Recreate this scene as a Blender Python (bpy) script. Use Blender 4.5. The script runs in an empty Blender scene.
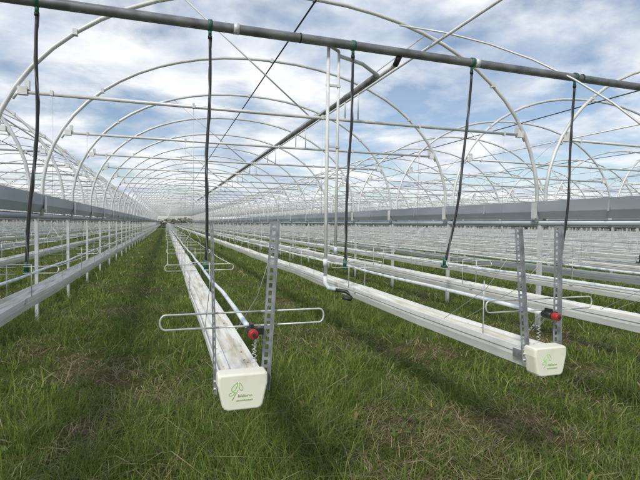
import bpy, math, random
import numpy as np
from mathutils import Vector, Matrix
random.seed(4); rng=np.random.default_rng(7)
S=bpy.context.scene
COL=S.collection
CAMH=1.7
# ------------------------------------------------------------ materials
def newmat(name):
    m=bpy.data.materials.new(name); m.use_nodes=True
    nt=m.node_tree; b=nt.nodes['Principled BSDF']; return m,nt,b
def mat(name,c1,c2=None,rough=.5,metal=0,scale=8,stretch=(1,1,1),bump=0,lo=.35,hi=.7,spec=.5,detail=6):
    m,nt,b=newmat(name); N=nt.nodes; L=nt.links
    b.inputs['Roughness'].default_value=rough; b.inputs['Metallic'].default_value=metal
    b.inputs['Specular IOR Level'].default_value=spec
    if c2 is None: c2=tuple(x*.75 for x in c1)
    tc=N.new('ShaderNodeTexCoord'); mp=N.new('ShaderNodeMapping'); mp.inputs['Scale'].default_value=stretch
    L.new(tc.outputs['Object'],mp.inputs['Vector'])
    nz=N.new('ShaderNodeTexNoise'); nz.inputs['Scale'].default_value=scale; nz.inputs['Detail'].default_value=detail
    L.new(mp.outputs[0],nz.inputs['Vector'])
    r=N.new('ShaderNodeValToRGB'); r.color_ramp.elements[0].position=lo; r.color_ramp.elements[1].position=hi
    r.color_ramp.elements[0].color=(*c1,1); r.color_ramp.elements[1].color=(*c2,1)
    L.new(nz.outputs['Fac'],r.inputs['Fac']); L.new(r.outputs[0],b.inputs['Base Color'])
    if bump:
        bp=N.new('ShaderNodeBump'); bp.inputs['Strength'].default_value=bump; bp.inputs['Distance'].default_value=.01
        L.new(nz.outputs['Fac'],bp.inputs['Height']); L.new(bp.outputs[0],b.inputs['Normal'])
    return m
M_galv=mat('galvanised_tube',(.74,.75,.74),(.54,.55,.55),.42,.2,5)
M_hoop=mat('hoop_tube',(.76,.77,.75),(.55,.56,.55),.45,.15,3)
M_roofg=mat('roof_gutter_steel',(.44,.48,.53),(.29,.33,.37),.5,.3,2,(1,.2,1))
M_gut=mat('white_coated_steel',(.84,.85,.84),(.66,.66,.63),.36,.0,6,(3,.35,3),.08)
M_gin=mat('trough_floor',(.76,.76,.71),(.44,.39,.27),.6,0,11,(2.5,.22,2),.25,.45,.74,detail=9)
M_cap=mat('cream_plastic',(.84,.83,.70),(.72,.71,.56),.42,0,14,lo=.5,hi=.85)
M_logo=mat('logo_green',(.30,.52,.16),(.40,.58,.25),.5)
M_perf=mat('perforated_steel',(.36,.38,.40),(.20,.21,.22),.5,.4,20)
M_wire=mat('zinc_wire',(.66,.67,.66),(.44,.44,.42),.4,.3,30)
M_string=mat('support_cord',(.76,.77,.76),(.60,.60,.57),.6,0,10)
M_main=mat('main_pipe',(.25,.26,.265),(.12,.125,.13),.42,.35,6)
M_black=mat('black_hose',(.015,.017,.016),(.03,.032,.03),.45,0,10)
M_green=mat('green_fitting',(.03,.14,.09),(.02,.09,.06),.45)
M_red=mat('red_plastic',(.45,.03,.02),(.30,.02,.02),.5)
M_blue=mat('drip_pipe',(.74,.77,.79),(.34,.47,.60),.45,0,5,(1,1.6,1),0,.50,.66)
M_white=mat('white_pvc',(.80,.81,.79),(.62,.62,.58),.4,0,6)
M_lit=mat('leaf_litter',(.20,.15,.09),(.36,.32,.22),.9)
# ------------------------------------------------------------ mesh builder
class MB:
    def __init__(s): s.v=[]; s.f=[]; s.m=[]; s.sm=[]; s.mats=[]
    def mi(s,m):
        if m not in s.mats: s.mats.append(m)
        return s.mats.index(m)
    def tube(s,path,r,mt,n=8,closed=False,caps=True):
        P=[Vector(p) for p in path]; k=len(P); mi=s.mi(mt); base=len(s.v)
        T=[]
        for i in range(k):
            if closed: t=P[(i+1)%k]-P[i-1]
            else: t=P[min(i+1,k-1)]-P[max(i-1,0)]
            T.append(t.normalized() if t.length>1e-9 else Vector((0,0,1)))
        a=Vector((0,0,1)) if abs(T[0].z)<.9 else Vector((1,0,0))
        nrm=T[0].cross(a).normalized()
        for i in range(k):
            nrm=(nrm-T[i]*nrm.dot(T[i]))
            nrm.normalize(); b=T[i].cross(nrm)
            rr=r[i] if isinstance(r,(list,tuple)) else r
            for j in range(n):
                an=2*math.pi*j/n
                s.v.append(tuple(P[i]+nrm*math.cos(an)*rr+b*math.sin(an)*rr))
        for i in range(k if closed else k-1):
            i2=(i+1)%k
            for j in range(n):
                j2=(j+1)%n
                s.f.append((base+i*n+j,base+i*n+j2,base+i2*n+j2,base+i2*n+j)); s.m.append(mi); s.sm.append(True)
        if caps and not closed:
            s.f.append(tuple(base+j for j in range(n))[::-1]); s.m.append(mi); s.sm.append(False)
            s.f.append(tuple(base+(k-1)*n+j for j in range(n))); s.m.append(mi); s.sm.append(False)
    def box(s,c,d,mt,R=None):
        mi=s.mi(mt); base=len(s.v); c=Vector(c)
        for x in(-.5,.5):
            for y in(-.5,.5):
                for z in(-.5,.5):
                    p=Vector((x*d[0],y*d[1],z*d[2]))
                    if R is not None: p=R@p
                    s.v.append(tuple(c+p))
        for q in((0,1,3,2),(4,6,7,5),(0,4,5,1),(2,3,7,6),(0,2,6,4),(1,5,7,3)):
            s.f.append(tuple(base+i for i in q)); s.m.append(mi); s.sm.append(False)
    def extr(s,rings,mt_list,closed=True,caps=False,smooth=False):
        n=len(rings[0]); base=len(s.v)
        for r in rings: s.v.extend([tuple(p) for p in r])
        for i in range(len(rings)-1):
            for j in range(n if closed else n-1):
                j2=(j+1)%n
                s.f.append((base+i*n+j,base+(i+1)*n+j,base+(i+1)*n+j2,base+i*n+j2))
                s.m.append(s.mi(mt_list[j] if isinstance(mt_list,list) else mt_list)); s.sm.append(smooth)
        if caps:
            m0=s.mi(mt_list if not isinstance(mt_list,list) else mt_list[0])
            s.f.append(tuple(base+j for j in range(n))); s.m.append(m0); s.sm.append(False)
            e=base+(len(rings)-1)*n
            s.f.append(tuple(e+j for j in range(n))[::-1]); s.m.append(m0); s.sm.append(False)
    def mesh(s,name):
        me=bpy.data.meshes.new(name); me.from_pydata(s.v,[],s.f)
        for m in s.mats: me.materials.append(m)
        me.polygons.foreach_set('material_index',s.m); me.polygons.foreach_set('use_smooth',s.sm); me.update()
        return me
def obj(name,me,loc=(0,0,0),parent=None):
    o=bpy.data.objects.new(name,me); COL.objects.link(o); o.location=loc
    if parent: o.parent=parent
    return o
# ------------------------------------------------------------ layout
BW=8.0; XC=1.94; HY0=3.63; HS=2.67; NH=42
YEND=HY0+HS*(NH-1)+.5
ZS=CAMH+.33; HB=2.78; TIEZ=CAMH+1.5
def hoop_pt(t,a=3.92):
    c,s_=math.cos(t),math.sin(t)
    e=.93
    return (a*math.copysign(abs(c)**e,c),HB*abs(s_)**e)
def bay_mesh():
    b=MB(); r0=random.Random(11)
    for i in range(NH):
        y=HY0+HS*i
        ns=30 if i<8 else 16
        sd=8 if i<6 else (5 if i<16 else 4)
        jx=r0.uniform(-.02,.02); jz=r0.uniform(-.025,.025)
        pts=[(-3.92,y,ZS-.25)]
        for k in range(ns+1):
            hx,hz=hoop_pt(math.pi-math.pi*k/ns); w=hz/HB
            pts.append((hx+jx*w,y+r0.uniform(-.004,.004),ZS+hz+jz*w))
        pts.append((3.92,y,ZS-.25))
        r=.029 if i<14 else .033
        b.tube(pts,r,M_hoop,sd)
        for k in (ns//4,ns//2,ns-ns//4):
            if i<10: b.box(pts[k+1],(.05,.075,.07),M_galv)
        if i>0:
            dz=r0.uniform(-.015,.015)
            b.tube([(-3.52,y,TIEZ+dz),(0,y,TIEZ-.012),(3.52,y,TIEZ)],.023 if i<14 else .028,M_galv,sd)
            for sx in(-1,1):
                b.box((sx*3.52,y,TIEZ+.0),(.10,.075,.09),M_white)
                b.box((sx*3.47,y,TIEZ+.07),(.045,.06,.11),M_galv)
                b.tube([(sx*3.54,y,TIEZ+.03),(sx*3.62,y,TIEZ-.10)],.014,M_galv,5)
            if i%2==1:
                for sx in(-1,1):
                    b.tube([(sx*.05,y,TIEZ),(sx*1.75,y,ZS+HB*.91)],.011,M_galv,5)
    for x,z,r in((0,ZS+HB-.05,.014),(1.9,ZS+HB*.885-.04,.022)):
        b.tube([(x,HY0,z),(x,YEND,z)],r,M_galv if x else M_black,6)
    for i0 in (0,12,24):
        y0=HY0+HS*i0; y1=y0+HS
        for sx in ((1,) if i0==0 else (-1,1)):
            p=[(sx*3.9,y0,ZS+.2)]
            for k in range(1,9):
                t=k/8; an=t*math.pi*.40
                hx,hz=hoop_pt(an); p.append((sx*hx,y0+(y1-y0)*t*1.0,ZS+hz-.04))
            b.tube(p,.014,M_galv,6)
    return b.mesh('greenhouse_frame')
bm_main=bay_mesh()
BAYS=list(range(-4,9))
for bi in [0]+[k for k in BAYS if k!=0]:
    obj('greenhouse_frame',bm_main,(XC+BW*bi,0,0))
g=MB()
prof=[(-.13,.05),(-.115,.05),(-.10,-.09),(-.05,-.20),(.05,-.20),(.10,-.09),(.115,.05),(.13,.05),(.115,-.12),(.06,-.235),(-.06,-.235),(-.115,-.12)]
ys=[HY0-4]+[HY0+HS*i*2 for i in range(NH//2+1)]
g.extr([[(x,y,ZS+.05+z) for x,z in prof] for y in ys],M_roofg,caps=True)
g.tube([(0,ys[0],ZS-.255),(0,ys[-1],ZS-.255)],.045,M_roofg,8)
for i in range(NH):
    y=HY0+HS*i
    g.box((0,y,(ZS-.2)/2-.1),(.05,.07,ZS-.2+.2),M_galv)
    g.box((0,y,ZS-.16),(.30,.05,.05),M_galv)
    g.box((.135,y+.0,ZS-.05),(.012,.12,.26),M_galv); g.box((-.135,y,ZS-.05),(.012,.12,.26),M_galv)
    if i<16:
        g.box((-.128,y+1.3,ZS-.01),(.012,.03,.16),M_roofg,Matrix.Rotation(.08,3,'Y'))
rgm=g.mesh('roof_gutter')
for bi in BAYS: obj('roof_gutter',rgm,(XC-BW/2+BW*bi,0,0))
# ------------------------------------------------------------ growing gutter
GZ=1.0; G0=2.13
op=[(-.102,0),(-.102,-.034),(-.094,-.040),(-.094,-.062),(-.078,-.118),(-.03,-.128),(.03,-.128),(.078,-.118),(.094,-.062),(.094,-.040),(.102,-.034),(.102,0),
    (.094,.0),(.090,-.022),(.055,-.024),(.050,-.016),(.035,-.016),(.030,-.030),(-.030,-.030),(-.035,-.016),(-.050,-.016),(-.055,-.024),(-.090,-.022),(-.094,0)]
mlist=[M_gut]*12+[M_gin]*11+[M_gut]
mlist[12]=M_gut
def loop_arm(b,x0,sx,y,z,L,h=.062,r=.0048,n=6,tilt=0):
    pts=[(x0,y,z+h/2)]
    x1=x0+sx*(L-h/2)
    for k in range(9):
        a=math.pi/2-math.pi*k/8
        cx=.7
        pts.append((x1+sx*math.cos(a)*h/2*cx,y+tilt*math.sin(a),z+math.sin(a)*h/2))
    pts.append((x0,y,z-h/2))
    b.tube(pts,r,M_wire,n)
def perf(b,base,top,w=.040,flange=True,X=None):
    base=Vector(base);top=Vector(top);d=top-base;Lh=d.length;u=d.normalized()
    X=Vector(X) if X else Vector((1,0,0));X=(X-u*X.dot(u)).normalized();Y=u.cross(X)
    R=Matrix((X,Y,u)).transposed()
    def loc(x,y,z): return base+X*x+Y*y+u*z
    b.box(loc(-w*.36,0,Lh/2),(w*.28,.003,Lh),M_perf,R); b.box(loc(w*.36,0,Lh/2),(w*.28,.003,Lh),M_perf,R)
    n=int(Lh/.036)
    for k in range(n+1):
        b.box(loc(0,.0,min(max(k*Lh/n,.007),Lh-.007)),(w*.46,.0028,.014),M_perf,R)
    if flange:
        b.box(loc(w*.5+.0015,-.011,Lh/2),(.003,.022,Lh-.002),M_perf,R)
def helix(b,p0,p1,r,turns,wr=.0022,mt=None):
    p0=Vector(p0);p1=Vector(p1);u=(p1-p0).normalized();a=u.cross(Vector((.3,1,.1))).normalized();c=u.cross(a)
    pts=[]
    N=turns*8
    for k in range(N+1):
        t=k/N;an=2*math.pi*turns*t
        pts.append(p0.lerp(p1,t)+a*math.cos(an)*r+c*math.sin(an)*r)
    b.tube(pts,wr,mt or M_wire,5)
def chain(b,p0,p1,n,mt=None):
    p0=Vector(p0);p1=Vector(p1);u=(p1-p0).normalized();A=u.cross(Vector((.2,1,.1))).normalized();B=u.cross(A)
    hl=(p1-p0).length/n*.66
    for k in range(n):
        c=p0.lerp(p1,(k+.5)/n); q=A if k%2 else B
        b.tube([c+u*hl*math.cos(t)+q*.0065*math.sin(t) for t in [i*math.pi/4 for i in range(8)]],.0017,M_wire,4,closed=True)
def cap_mesh():
    b=MB()
    pr=[(-.112,.014),(-.114,.004),(-.114,-.030),(-.110,-.045),(-.092,-.128),(-.084,-.140),(-.07,-.146),(.07,-.146),(.084,-.140),(.092,-.128),(.110,-.045),(.114,-.030),(.114,.004),(.112,.014),(.104,.020),(-.104,.020)]
    cx,cz=0,-.063
    def sc(s,y): return [(cx+(x-cx)*s,y,cz+(z-cz)*s) for x,z in pr]
    b.extr([sc(1.0,.055),sc(1.0,-.012),sc(.985,-.022),sc(.95,-.028),sc(.90,-.030)],M_cap,smooth=False)
    b.f.append(tuple(len(b.v)-16+i for i in range(16))[::-1]); b.m.append(0); b.sm.append(False)
    def stroke(pts,r): b.tube([(x,-.0305,z) for x,z in pts],r,M_logo,5)
    def leaf(x,z,L,a,wd):
        o=[]
        for k in range(12):
            t=k/12*2*math.pi
            lx=math.cos(t)*L/2; lz=math.sin(t)*wd*(1-.5*math.cos(t))
            o.append((x+lx*math.cos(a)-lz*math.sin(a),-.0305,z+lx*math.sin(a)+lz*math.cos(a)))
        b.tube(o,.0016,M_logo,4,closed=True)
    leaf(-.038,-.035,.045,1.0,.008); leaf(-.012,-.036,.038,1.9,.007); leaf(-.05,-.066,.03,.4,.006)
    stroke([(-.05,-.095),(-.036,-.07),(-.025,-.05)],.0018)
    rr=random.Random(3); x=-.022
    for k in range(6):
        w=rr.uniform(.005,.008); h=rr.choice((.009,.009,.014))
        stroke([(x,-.084),(x,-.084+h),(x+w,-.084+h*.6),(x+w,-.084)],.0014); x+=w+.005
    x=-.03
    for k in range(9):
        w=rr.uniform(.003,.006)
        stroke([(x,-.103),(x+w*.3,-.096),(x+w,-.097),(x+w,-.103)],.0011); x+=w+.004
    return b.mesh('end_cap')
CAP=cap_mesh()
def gutter_meshes(seed):
    r=random.Random(seed)
    b=MB()
    ys=[G0]; y=G0
    while y<YEND: y+=HS/2 if y<40 else HS; ys.append(y)
    off=[]
    for k,y in enumerate(ys):
        off.append((r.uniform(-.012,.012) if k else 0,(-.010 if k%2 else .0)+r.uniform(-.006,.006) if k else 0))
    def o_at(y):
        for k in range(len(ys)-1):
            if ys[k]<=y<=ys[k+1]:
                t=(y-ys[k])/(ys[k+1]-ys[k]); return (off[k][0]*(1-t)+off[k+1][0]*t,off[k][1]*(1-t)+off[k+1][1]*t)
        return (0,0)
    b.extr([[(x+o[0],y,GZ+z+o[1]) for x,z in op] for y,o in zip(ys,off)],mlist,caps=False)
    for k in range(2,len(ys),3):
        if ys[k]<40:
            o=off[k]; y=ys[k]
            b.box((o[0],y,GZ+o[1]-.133),(.12,.05,.006),M_galv)
            for sx in(-1,1): b.box((o[0]+sx*.1065,y,GZ+o[1]-.02),(.004,.05,.05),M_galv)
    for k in range(60):
        y=G0+.1+r.random()**1.5*6; o=o_at(y); x=r.choice((-1,1))*r.uniform(.055,.088); s_=r.uniform(.0015,.0045)
        b.box((o[0]+x,y,GZ+o[1]-.022+s_*.2),(s_*1.6,s_*3,s_*.6),M_lit,Matrix.Rotation(r.uniform(0,3),3,'Z')@Matrix.Rotation(r.uniform(-.5,.5),3,'X'))
    trough=b.mesh('trough')
    s=MB()
    stations=[G0+.12]+[4.98+HS*i for i in range(0,NH-1)]
    for i,y in enumerate(stations):
        o=o_at(y); z=GZ+.245+o[1]+r.uniform(-.012,.012); x=o[0]
        n=6 if y<15 else 4; rr=.0048 if y<15 else .0065
        if i==0: continue
        tl=r.uniform(-.03,.03)
        loop_arm(s,x+.03,1,y,z,.31+r.uniform(-.02,.02),r=rr,n=n,tilt=tl); loop_arm(s,x-.03,-1,y,z+r.uniform(-.01,.01),.31+r.uniform(-.02,.02),r=rr,n=n,tilt=tl)
        s.tube([(x-.10,y,GZ-.02),(x-.10,y,z+.05)],rr,M_wire,n); s.tube([(x+.10,y,GZ-.02),(x+.10,y,z+.05)],rr,M_wire,n)
        s.tube([(x-.10,y,z+.05),(x+.10,y,z+.05)],rr,M_wire,n)
    for i in range(1,NH):
        y=HY0+HS*i; o=o_at(y)
        wr=.0022 if y<20 else .004
        for sx in(-1,1):
            s.tube([(o[0]+sx*.10,y,GZ-.02),(o[0]+sx*.10,y,GZ+.45),(0,y,GZ+.62)],wr*1.2,M_wire,5)
        s.tube([(0,y,GZ+.62),(0,y,TIEZ)],wr,M_wire,5)
        s.box((0,y,TIEZ),(.03,.055,.06),M_galv)
    for sx in(-1,1):
        pts=[]
        for k,y in enumerate(stations):
            if k==0: continue
            o=o_at(y); pts.append((o[0]+sx*.315,y,GZ+.275+o[1]))
            if y<30: pts.append((o[0]+sx*.31,y+HS/2,GZ+.262+o[1]+r.uniform(-.008,.004)))
        s.tube(pts,.0038,M_string,5)
    sup=s.mesh('leaf_supports')
    d=MB(); pts=[]
    y=G0+.03
    while y<YEND:
        o=o_at(y); pts.append((o[0]+.055+r.uniform(-.006,.006),y,GZ+.19+r.uniform(-.012,.008))); y+=.67 if y<30 else 2.67
    d.tube(pts,.0135,M_blue,8)
    p=Vector(pts[0])
    d.tube([p+Vector((0,.07,0)),p+Vector((0,.0,0))],.021,M_black,10)
    d.tube([p+Vector((0,-.0,0)),p+Vector((0,-.012,0)),p+Vector((0,-.045,0)),p+Vector((0,-.05,0))],[.017,.022,.022,.016],M_red,12)
    d.tube([p+Vector((0,-.047,0)),p+Vector((0,-.056,0))],.009,M_black,8)
    d.box(p+Vector((.0,.03,.028)),(.014,.05,.02),M_black)
    d.box(p+Vector((.035,.03,.0)),(.045,.022,.032),M_black)
    drip=d.mesh('drip_pipe')
    return trough,sup,drip
def end_mesh(edge_on):
    s=MB(); y=G0+.14
    z=GZ+.245
    perf(s,(.112,G0+.05,GZ-.09),(.172,G0+.13,GZ+.71))
    if edge_on: perf(s,(-.116,G0+.05,GZ-.09),(-.130,G0+.13,GZ+.70),w=.034,flange=False,X=(-.30,1,0))
    else: perf(s,(-.112,G0+.05,GZ-.09),(-.122,G0+.13,GZ+.70),w=.036)
    loop_arm(s,.10,1,y-.05,z,.33,h=.068); loop_arm(s,-.10,-1,y-.05,z,.27,h=.068)
    s.tube([(-.10,y-.05,z+.034),(.10,y-.05,z+.034)],.0048,M_wire,6)
    s.tube([(-.10,y-.05,z-.034),(.10,y-.05,z-.034)],.0048,M_wire,6)
    s.tube([(-.09,y+.32,GZ-.02),(-.09,y+.32,z+.10)],.004,M_wire,6)
    s.tube([(.10+.012*math.cos(t),y-.05,z-.046+.012*math.sin(t)) for t in [1.6+i*.5 for i in range(10)]],.0024,M_wire,5)
    chain(s,(.10,y-.05,z-.058),(.082,y+.02,GZ+.10),7)
    helix(s,(.085,y+.02,GZ+.01),(.082,y+.02,GZ+.10),.010,4)
    chain(s,(.098,y+.14,GZ+.02),(.105,y-.02,z-.04),11)
    s.tube([(.17,G0+.12,GZ+.60),(.14,G0+.4,GZ+.30),(.10,G0+.9,GZ+.01)],.0022,M_wire,5)
    s.tube([(-.12,G0+.12,GZ+.60),(-.12,G0+.4,GZ+.30),(-.10,G0+.9,GZ+.01)],.0022,M_wire,5)
    for sx in(-1,1):
        for zz in(-.03,-.065):
            s.tube([(sx*.10,G0+.052,GZ+zz),(sx*.124,G0+.052,GZ+zz)],.006,M_wire,6)
        s.box((sx*.106,G0+.10,GZ-.045),(.006,.11,.05),M_perf)
    return s.mesh('end_bracket')
ENDB=end_mesh(False); ENDB2=end_mesh(True)
VAR=[gutter_meshes(k) for k in range(3)]
def row(x,k,dz=0,yaw=0,eb=None):
    t,s,d=VAR[k%3]
    o=obj('growing_gutter',None,(x,0,dz)); o.rotation_euler[2]=yaw
    obj('trough',t,parent=o); obj('leaf_supports',s,parent=o); obj('drip_pipe',d,parent=o)
    obj('end_cap',CAP,(0,G0,GZ),parent=o); obj('end_bracket',eb or ENDB,parent=o)
MAINROWS=[-1.28,.335,2.085,3.62,5.16]
for k,x in enumerate(MAINROWS): row(x,[2,0,1,2,0][k],eb=ENDB2 if k==1 else None)
for bi in BAYS:
    if bi==0: continue
    for k in range(5): row(XC+BW*bi+(-3.2+1.6*k),k+bi,random.uniform(-.03,.03))
# ------------------------------------------------------------ overhead main pipe
YP=5.06; ZP=CAMH+2.05
b=MB()
b.tube([(-30,YP,ZP),(-2,YP,ZP-.01),(1.9,YP,ZP),(6,YP,ZP-.01),(40,YP,ZP)],.050,M_main,16)
for x in np.arange(-26.3,38,3.0): b.tube([(x-.03,YP,ZP),(x+.03,YP,ZP)],.057,M_galv,16)
for x in np.arange(-26.6,38,4.0):
    b.tube([(x-.008,YP,ZP),(x+.008,YP,ZP)],.055,M_black,16)
obj('irrigation_main_pipe',b.mesh('irrigation_main_pipe'))
HX=[-1.15,.43,2.03,3.63,5.28]; HBX=[-1.25,.40,1.97,3.30,5.12]
def hose(x0,x1,k):
    b=MB(); zt=ZP-.03; zb=GZ+.21
    b.tube([(x0,YP,ZP-.04),(x0,YP,ZP-.11)],.018,M_green,10)
    b.tube([(x0-.02,YP,ZP),(x0+.02,YP,ZP)],.058,M_green,16)
    b.tube([(x0,YP,ZP-.11),(x0,YP,ZP-.14)],.022,M_black,10)
    pts=[]
    rr=random.Random(k)
    ph=rr.uniform(0,6)
    for i in range(25):
        t=i/24; z=zt-.1+(zb-zt+.1)*t
        x=x0+(x1-x0)*(t**1.6)+.018*math.sin(t*7+ph)*math.sin(math.pi*t)
        pts.append((x,YP+.04*math.sin(t*5+ph)*math.sin(math.pi*t),z))
    b.tube(pts,.0155,M_black,8)
    pts2=[(p[0]+.017*math.cos(i*.8),p[1]+.017*math.sin(i*.8),p[2]) for i,p in enumerate(pts)]
    b.tube(pts2,.006,M_main,6)
    b.tube([(x1,YP,zb+.10),(x1,YP,zb)],.020,M_green,10)
    b.tube([(x1,YP-.05,zb-.01),(x1,YP+.05,zb-.01)],.020,M_green,10)
    obj('irrigation_hose',b.mesh('irrigation_hose'))
for k,(a,c) in enumerate(zip(HX,HBX)): hose(a,c,k)
for bi in(-1,1,2):
    for k in range(5):
        x=XC+BW*bi-3.2+1.6*k; hose(x,x+random.uniform(-.15,.1),k+bi*7)
b=MB()
b.tube([(1.76,YP+.08,ZP+.0),(1.76,YP+.08,1.05)],.020,M_white,10)
b.tube([(1.895,YP+.10,ZP-.05),(1.89,YP+.10,1.42)],.016,M_white,10)
b.tube([(1.89,YP+.10,1.44),(1.89,YP+.10,1.36)],.022,M_blue,10)
b.tube([(1.76,YP+.08,1.30),(1.76,YP+.08,1.22)],.028,M_blue,10)
b.tube([(1.76,YP+.08,1.10),(1.76,YP+.08,1.02),(1.79,YP+.05,.97),(1.90,YP+.0,.95)],.026,M_blue,10)
b.tube([(1.86,YP+.0,.95),(1.98,YP-.04,.93),(2.03,YP-.10,.89),(1.98,YP-.16,.86),(1.90,YP-.12,.88)],.022,M_black,10)
for z in(2.6,3.3): b.box((1.828,YP+.09,z),(.18,.025,.025),M_galv)
b.tube([(1.76,YP+.08,ZP+.0),(1.895,YP+.10,ZP-.05)],.019,M_white,10)
obj('riser_pipe',b.mesh('riser_pipe'))
b=MB()
b.tube([(2.42,YP+.2,CAMH+1.80),(2.42,40,CAMH+1.80)],.042,M_main,10)
b.tube([(2.62,YP+.1,CAMH+1.93),(2.62,40,CAMH+1.95)],.026,M_galv,8)
b.tube([(2.42,YP+.2,CAMH+1.80),(2.42,YP+.16,CAMH+1.80),(2.20,YP+.12,CAMH+1.9),(1.90,YP+.10,CAMH+1.95)],.022,M_galv,8)
b.tube([(2.62,YP+.1,CAMH+1.93),(2.62,YP,CAMH+2.0)],.036,M_black,8)
for i in range(1,13):
    y=HY0+HS*i; b.tube([(2.42,y,CAMH+1.5),(2.42,y,CAMH+1.85)],.012,M_galv,6); b.tube([(2.62,y,CAMH+1.5),(2.62,y,CAMH+1.95)],.010,M_galv,6)
obj('supply_pipe',b.mesh('supply_pipe'))
# ------------------------------------------------------------ ground
PATCH=[(3.8,3.5,.60),(4.7,4.3,.55),(1.75,3.45,.26),(1.15,3.85,.22),(-.6,4.2,.24),(3.4,5.6,.40),(2.9,3.3,.26),(.1,3.2,.16),(2.3,4.4,.2),(-1.0,5.6,.3),(5.6,5.4,.5)]
def nz0(x,y):
    return (np.sin(x*1.3+1.1*np.sin(y*.9))+np.sin(y*1.7+1.4*np.sin(x*1.1+2))+np.sin((x+y)*2.9+1.3*np.sin(y*2.3-x))*.6+np.sin(x*5.1-y*3.7+np.sin(x*3+y*4))*.4)/3
def cover(x,y):
    v=.70*nz0(x*1.5+5,y*1.1)+.10+.24*np.sin(x*9+2*np.sin(y*7))*np.sin(y*8+x)
    for a,c,r in PATCH: v=v-.80*np.exp(-((x-a)**2+((y-c)*1.0)**2)/(r*r))
    return np.maximum(v,-.75)
def gh(x,y): return .022*nz0(x*1.2,y*1.2)+.012*nz0(x*4.1+3,y*3.7)
xs=np.concatenate([[-900,-300,-120,-60],np.arange(-30,-6,1.5),np.arange(-6,12,.14),np.arange(12,50,1.5),[80,140,300,900]])
ysg=np.concatenate([[-300,-60,-10],np.arange(-3,16,.14),np.arange(16,70,1.5),[90,140,200,400,1200]])
X,Y=np.meshgrid(xs,ysg); Z=gh(X,Y)*(np.hypot(X,Y)<60)
V=np.stack([X.ravel(),Y.ravel(),Z.ravel()],1); nx=len(xs); ny=len(ysg)
idx=np.arange(nx*ny).reshape(ny,nx)
F=np.stack([idx[:-1,:-1].ravel(),idx[:-1,1:].ravel(),idx[1:,1:].ravel(),idx[1:,:-1].ravel()],1)
me=bpy.data.meshes.new('ground'); me.from_pydata(V.tolist(),[],F.tolist()); me.polygons.foreach_set('use_smooth',[True]*len(F)); me.update()
at=me.attributes.new('cover','FLOAT','POINT'); at.data.foreach_set('value',np.clip(cover(X,Y)*.9+.55,0,1).ravel().astype(np.float32))
m,nt,bs=newmat('meadow_soil'); N=nt.nodes; L=nt.links
tc=N.new('ShaderNodeTexCoord'); av=N.new('ShaderNodeAttribute'); av.attribute_name='cover'
n1=N.new('ShaderNodeTexNoise'); n1.inputs['Scale'].default_value=3.1; n1.inputs['Detail'].default_value=10; n1.inputs['Roughness'].default_value=.7
n2=N.new('ShaderNodeTexNoise'); n2.inputs['Scale'].default_value=34; n2.inputs['Detail'].default_value=9; n2.inputs['Roughness'].default_value=.78
L.new(tc.outputs['Object'],n1.inputs['Vector']); L.new(tc.outputs['Object'],n2.inputs['Vector'])
ad=N.new('ShaderNodeMath'); ad.operation='MULTIPLY_ADD'; L.new(av.outputs['Fac'],ad.inputs[0]); ad.inputs[1].default_value=.6
sb=N.new('ShaderNodeMath'); sb.operation='MULTIPLY'; L.new(n1.outputs['Fac'],sb.inputs[0]); sb.inputs[1].default_value=.5; L.new(sb.outputs[0],ad.inputs[2])
r1=N.new('ShaderNodeValToRGB'); e=r1.color_ramp.elements
e[0].position=.22; e[0].color=(.17,.14,.075,1); e[1].position=.66; e[1].color=(.12,.17,.035,1)
q=e.new(.42); q.color=(.11,.125,.04,1)
L.new(ad.outputs[0],r1.inputs['Fac'])
r2=N.new('ShaderNodeValToRGB'); r2.color_ramp.elements[0].position=.38; r2.color_ramp.elements[0].color=(.25,.25,.25,1); r2.color_ramp.elements[1].position=.66; r2.color_ramp.elements[1].color=(1.5,1.45,1.3,1)
L.new(n2.outputs['Fac'],r2.inputs['Fac'])
mx=N.new('ShaderNodeMix'); mx.data_type='RGBA'; mx.blend_type='MULTIPLY'; mx.inputs['Factor'].default_value=1
L.new(r1.outputs[0],mx.inputs['A']); L.new(r2.outputs[0],mx.inputs['B']); L.new(mx.outputs['Result'],bs.inputs['Base Color'])
bp=N.new('ShaderNodeBump'); bp.inputs['Strength'].default_value=.9; bp.inputs['Distance'].default_value=.03
L.new(n2.outputs['Fac'],bp.inputs['Height']); L.new(bp.outputs[0],bs.inputs['Normal']); bs.inputs['Roughness'].default_value=.95; bs.inputs['Specular IOR Level'].default_value=.1
me.materials.append(m); obj('ground',me)
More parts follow.
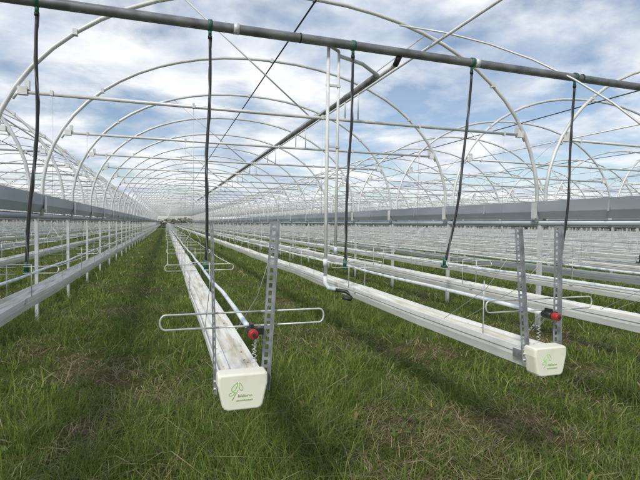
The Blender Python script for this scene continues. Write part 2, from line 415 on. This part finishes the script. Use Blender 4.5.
# ------------------------------------------------------------ grass
def grassmat(name,tf=.35):
    m,nt,bs=newmat(name); N=nt.nodes; L=nt.links
    at=N.new('ShaderNodeAttribute'); at.attribute_name='gcol'
    bs.inputs['Roughness'].default_value=.5; bs.inputs['Specular IOR Level'].default_value=.3
    L.new(at.outputs['Color'],bs.inputs['Base Color'])
    tr=N.new('ShaderNodeBsdfTranslucent'); L.new(at.outputs['Color'],tr.inputs['Color'])
    ms=N.new('ShaderNodeMixShader'); ms.inputs[0].default_value=tf
    L.new(bs.outputs[0],ms.inputs[1]); L.new(tr.outputs[0],ms.inputs[2]); L.new(ms.outputs[0],N['Material Output'].inputs['Surface'])
    return m
GM=grassmat('grass_blade')
A0,A1=math.radians(-30),math.radians(66)
def zone(r0,r1,dens,w,h,cl):
    area=.5*(r1*r1-r0*r0)*(A1-A0); n=int(area*dens); nc=max(1,n//cl)
    rr=np.sqrt(rng.uniform(r0*r0,r1*r1,nc)); aa=rng.uniform(A0,A1,nc)
    cx=rr*np.sin(aa); cy=rr*np.cos(aa)
    v=cover(cx,cy)
    keep=rng.uniform(0,1,nc)<np.clip(.92+v*.8,.42,1)
    cx,cy=cx[keep],cy[keep]; nc=len(cx)
    v=cover(cx,cy)
    ch=rng.lognormal(-.05,.45,nc)*np.clip(1+.6*v,.42,1.6); chue=rng.uniform(0,1,nc); cld=1.2*np.sin(cx*2.1+cy*1.3)+2.2*np.sin(cx*.7-cy*.9)+rng.normal(0,1.4,nc)
    sig=rng.uniform(.012,.06,nc)*(1+.06*r1)
    x=np.repeat(cx,cl)+rng.normal(0,1,nc*cl)*np.repeat(sig,cl); y=np.repeat(cy,cl)+rng.normal(0,1,nc*cl)*np.repeat(sig,cl)
    n=nc*cl
    H=h*np.repeat(ch,cl)*rng.uniform(.40,1.3,n)
    W=w*rng.uniform(.6,1.5,n)
    la=np.repeat(cld,cl)+rng.normal(0,1.1,n); lean=np.abs(rng.normal(.65,.45,n))+.05
    pv=np.repeat(v,cl)
    straw=rng.uniform(0,1,n)<np.clip(.13-1.0*pv,.07,.80)
    lean=np.where(straw,lean+1.1,lean); H=np.where(straw,H*1.15,H)
    return x,y,H,W,la,lean,np.repeat(chue,cl),straw,pv
Z=[zone(1.7,5,3600,.0047,.122,12),zone(5,10,1150,.0078,.115,12),zone(10,22,230,.017,.11,8),zone(22,60,18,.048,.11,6)]
x,y,H,W,la,lean,hue,straw,pv=[np.concatenate([z[i] for z in Z]) for i in range(9)]
n=len(x); z0=gh(x,y)-.005
dx,dy=np.cos(la),np.sin(la)
fa=rng.uniform(0,2*np.pi,n); px,py=np.cos(fa)*W/2,np.sin(fa)*W/2
mh=.55
co=np.empty((n,5,3),np.float32)
def P(t):
    hx=lean*H*(t**1.8); hz=H*t*np.cos(np.clip(lean,0,1.40)*t*.95)
    return x+dx*hx,y+dy*hx,z0+hz+.006
bx,by,bz=P(0); mx_,my_,mz_=P(mh); tx,ty,tz=P(1.0)
co[:,0]=np.stack([bx-px,by-py,bz-.01],1); co[:,1]=np.stack([bx+px,by+py,bz-.01],1)
co[:,2]=np.stack([mx_+px*.8,my_+py*.8,mz_],1); co[:,3]=np.stack([mx_-px*.8,my_-py*.8,mz_],1)
co[:,4]=np.stack([tx,ty,tz],1)
base=np.arange(n)*5
loops=np.empty((n,7),np.int32); loops[:,0]=base;loops[:,1]=base+1;loops[:,2]=base+2;loops[:,3]=base+3;loops[:,4]=base+3;loops[:,5]=base+2;loops[:,6]=base+4
me=bpy.data.meshes.new('grass'); me.vertices.add(n*5); me.vertices.foreach_set('co',co.ravel())
me.loops.add(n*7); me.loops.foreach_set('vertex_index',loops.ravel())
me.polygons.add(n*2)
ls=np.empty((n,2),np.int32); ls[:,0]=np.arange(n)*7; ls[:,1]=ls[:,0]+4
me.polygons.foreach_set('loop_start',ls.ravel())
me.update(calc_edges=True)
c=np.empty((n,4),np.float32); c[:,3]=1
ga=np.array([.095,.175,.028]); gb=np.array([.29,.35,.075]); gc=np.array([.12,.15,.05]); st=np.array([.54,.46,.27])
f=np.clip(hue*.85+rng.normal(0,.22,n)+pv*.2+.05,0,1)[:,None]
cc=ga*(1-f)+gb*f
d_=(rng.uniform(0,1,n)<.15)[:,None]; cc=np.where(d_,gc,cc)
cc=np.where(straw[:,None],st*rng.uniform(.3,1.1,n)[:,None],cc)
c[:,:3]=cc
at=me.color_attributes.new('gcol','FLOAT_COLOR','POINT')
at.data.foreach_set('color',np.repeat(c,5,axis=0).ravel())
me.materials.append(GM); obj('grass',me)
print('blades',n)
b=[];fcs=[];cols=[]
for k in range(150):
    r=math.sqrt(random.uniform(5,120)); a=random.uniform(A0,A1); X0=r*math.sin(a); Y0=r*math.cos(a)
    if k<20: X0=random.gauss(1.4,.4); Y0=random.gauss(3.6,.3)
    Z0=float(gh(np.array(X0),np.array(Y0)))
    g_=random.uniform(.7,1.3); nl=random.randint(5,9); s0=random.uniform(.03,.065)
    for j in range(nl):
        an=j/nl*6.28+random.uniform(-.4,.4); L_=s0*random.uniform(.7,1.4); w=L_*random.uniform(.14,.22); up=random.uniform(.4,1.6)
        d=Vector((math.cos(an),math.sin(an),0)); sd=Vector((-math.sin(an),math.cos(an),0)); i0=len(b)
        prev=Vector((X0,Y0,Z0+.03))
        ts=[0,.3,.6,.85,1]; ws=[.15,.8,1,.6,.05]
        yel=random.random()<.2
        for t,wv in zip(ts,ws):
            c0=prev+d*(L_*t)+Vector((0,0,L_*up*(t-.55*t*t)+.03*t))
            b.append(c0+sd*w*wv+Vector((0,0,w*.25*wv))); b.append(c0); b.append(c0-sd*w*wv+Vector((0,0,w*.25*wv)))
            cl=(.11*g_,.18*g_,.035*g_,1) if not yel else (.30*g_,.24*g_,.08*g_,1)
            cols+= [cl]*3
        for q in range(4):
            o=i0+q*3; fcs.append((o,o+1,o+4,o+3)); fcs.append((o+1,o+2,o+5,o+4))
me=bpy.data.meshes.new('weeds'); me.from_pydata([tuple(v) for v in b],[],fcs); me.polygons.foreach_set('use_smooth',[True]*len(fcs))
at=me.color_attributes.new('gcol','FLOAT_COLOR','POINT'); at.data.foreach_set('color',np.array(cols,np.float32).ravel())
me.materials.append(GM); obj('weeds',me)
bq=[];fq=[];cq=[]
for k in range(16000):
    a=random.uniform(-60,85); R=random.uniform(150,156)
    top=2.5+.3*math.sin(a*.9)+.2*math.sin(a*3.1+1)+.15*math.sin(a*9.7)
    z=random.uniform(0,1)*top; s_=random.uniform(.3,.65)
    p=Vector((R*math.sin(math.radians(a)),R*math.cos(math.radians(a)),z)); i0=len(bq)
    for q in range(4):
        bq.append(p+Vector((random.uniform(-s_*2,s_*2),random.uniform(-s_,s_),random.uniform(-s_,s_)))); g_=random.uniform(.8,1.15); cq.append((.26*g_,.25*g_,.20*g_,1))  # pale grey-brown: distance haze is painted into the hedge colour
    fq.append((i0,i0+1,i0+2)); fq.append((i0,i0+2,i0+3))
me=bpy.data.meshes.new('distant_hedge'); me.from_pydata([tuple(v) for v in bq],[],fq)
at=me.color_attributes.new('gcol','FLOAT_COLOR','POINT'); at.data.foreach_set('color',np.array(cq,np.float32).ravel())
me.materials.append(GM); obj('distant_hedge',me)
# ------------------------------------------------------------ world
SUN_EL=math.radians(42); SAZ=math.radians(222)
W_=bpy.data.worlds.new('World'); S.world=W_; W_.use_nodes=True; nt=W_.node_tree; N=nt.nodes; L=nt.links
bg=N['Background']
sky=N.new('ShaderNodeTexSky'); sky.sky_type='NISHITA'; sky.sun_disc=False; sky.sun_elevation=SUN_EL; sky.sun_rotation=SAZ
sky.air_density=1.0; sky.dust_density=.8; sky.ozone_density=1.6
tc=N.new('ShaderNodeTexCoord'); sp=N.new('ShaderNodeSeparateXYZ'); L.new(tc.outputs['Generated'],sp.inputs[0])
def math_(op,a,b=None):
    n_=N.new('ShaderNodeMath'); n_.operation=op
    for i,v in enumerate((a,b)):
        if v is None: continue
        if isinstance(v,(int,float)): n_.inputs[i].default_value=v
        else: L.new(v,n_.inputs[i])
    return n_.outputs[0]
zz=math_('ADD',math_('MAXIMUM',sp.outputs['Z'],0),.16)
cb=N.new('ShaderNodeCombineXYZ'); L.new(math_('DIVIDE',sp.outputs['X'],zz),cb.inputs[0]); L.new(math_('DIVIDE',sp.outputs['Y'],zz),cb.inputs[1])
def noise(scale,detail,rough,off,dist=0):
    mp=N.new('ShaderNodeMapping'); mp.inputs['Location'].default_value=off; L.new(cb.outputs[0],mp.inputs['Vector'])
    n_=N.new('ShaderNodeTexNoise'); n_.inputs['Scale'].default_value=scale; n_.inputs['Detail'].default_value=detail; n_.inputs['Roughness'].default_value=rough; n_.inputs['Distortion'].default_value=dist
    L.new(mp.outputs[0],n_.inputs['Vector']); return n_.outputs['Fac']
cov=noise(1.5,10,.56,(3.1,1.7,0),.2)
shd=noise(1.7,9,.56,(7.7,2.2,0),.2)
cv=math_('ADD',cov,math_('ADD',math_('MULTIPLY',math_('SUBTRACT',math_('MULTIPLY',sp.outputs['Y'],.8),sp.outputs['X']),.05),.02))
rc=N.new('ShaderNodeValToRGB'); rc.color_ramp.elements[0].position=.42; rc.color_ramp.elements[0].color=(.12,.12,.12,1); rc.color_ramp.elements[1].position=.59; rc.color_ramp.elements[1].color=(1,1,1,1)
L.new(cv,rc.inputs[0])
rs=N.new('ShaderNodeValToRGB'); e=rs.color_ramp.elements
e[0].position=.36; e[0].color=(.46,.55,.69,1); e[1].position=.58; e[1].color=(.93,.95,.97,1)
L.new(shd,rs.inputs[0])
k=9.5
cs=N.new('ShaderNodeMix'); cs.data_type='RGBA'; cs.blend_type='MULTIPLY'; cs.inputs['Factor'].default_value=1; cs.clamp_result=False
L.new(rs.outputs[0],cs.inputs['A']); cs.inputs['B'].default_value=(k,k,k,1)
mx=N.new('ShaderNodeMix'); mx.data_type='RGBA'; L.new(rc.outputs[0],mx.inputs['Factor']); L.new(sky.outputs[0],mx.inputs['A']); L.new(cs.outputs['Result'],mx.inputs['B'])
L.new(mx.outputs['Result'],bg.inputs['Color']); bg.inputs['Strength'].default_value=.115
sl=bpy.data.lights.new('sun','SUN'); sl.energy=2.5; sl.angle=math.radians(10); sl.color=(1,.95,.87)
so=bpy.data.objects.new('sun',sl); COL.objects.link(so)
dv=Vector((math.sin(SAZ)*math.cos(SUN_EL),math.cos(SAZ)*math.cos(SUN_EL),math.sin(SUN_EL)))
so.rotation_euler=dv.to_track_quat('Z','Y').to_euler(); so.location=dv*50
# ------------------------------------------------------------ camera
cd=bpy.data.cameras.new('camera'); cd.sensor_width=36; cd.lens=26.4; cd.clip_start=.05; cd.clip_end=3000
cam=bpy.data.objects.new('camera',cd); COL.objects.link(cam)
R=Matrix.Rotation(math.radians(-18.2),4,'Z')@Matrix.Rotation(math.radians(90-1.9),4,'X')@Matrix.Rotation(math.radians(.8),4,'Z')
cam.matrix_world=Matrix.Translation((0,0,CAMH))@R
S.camera=cam
S.view_settings.view_transform='Standard'; S.view_settings.look='None'; S.view_settings.exposure=0
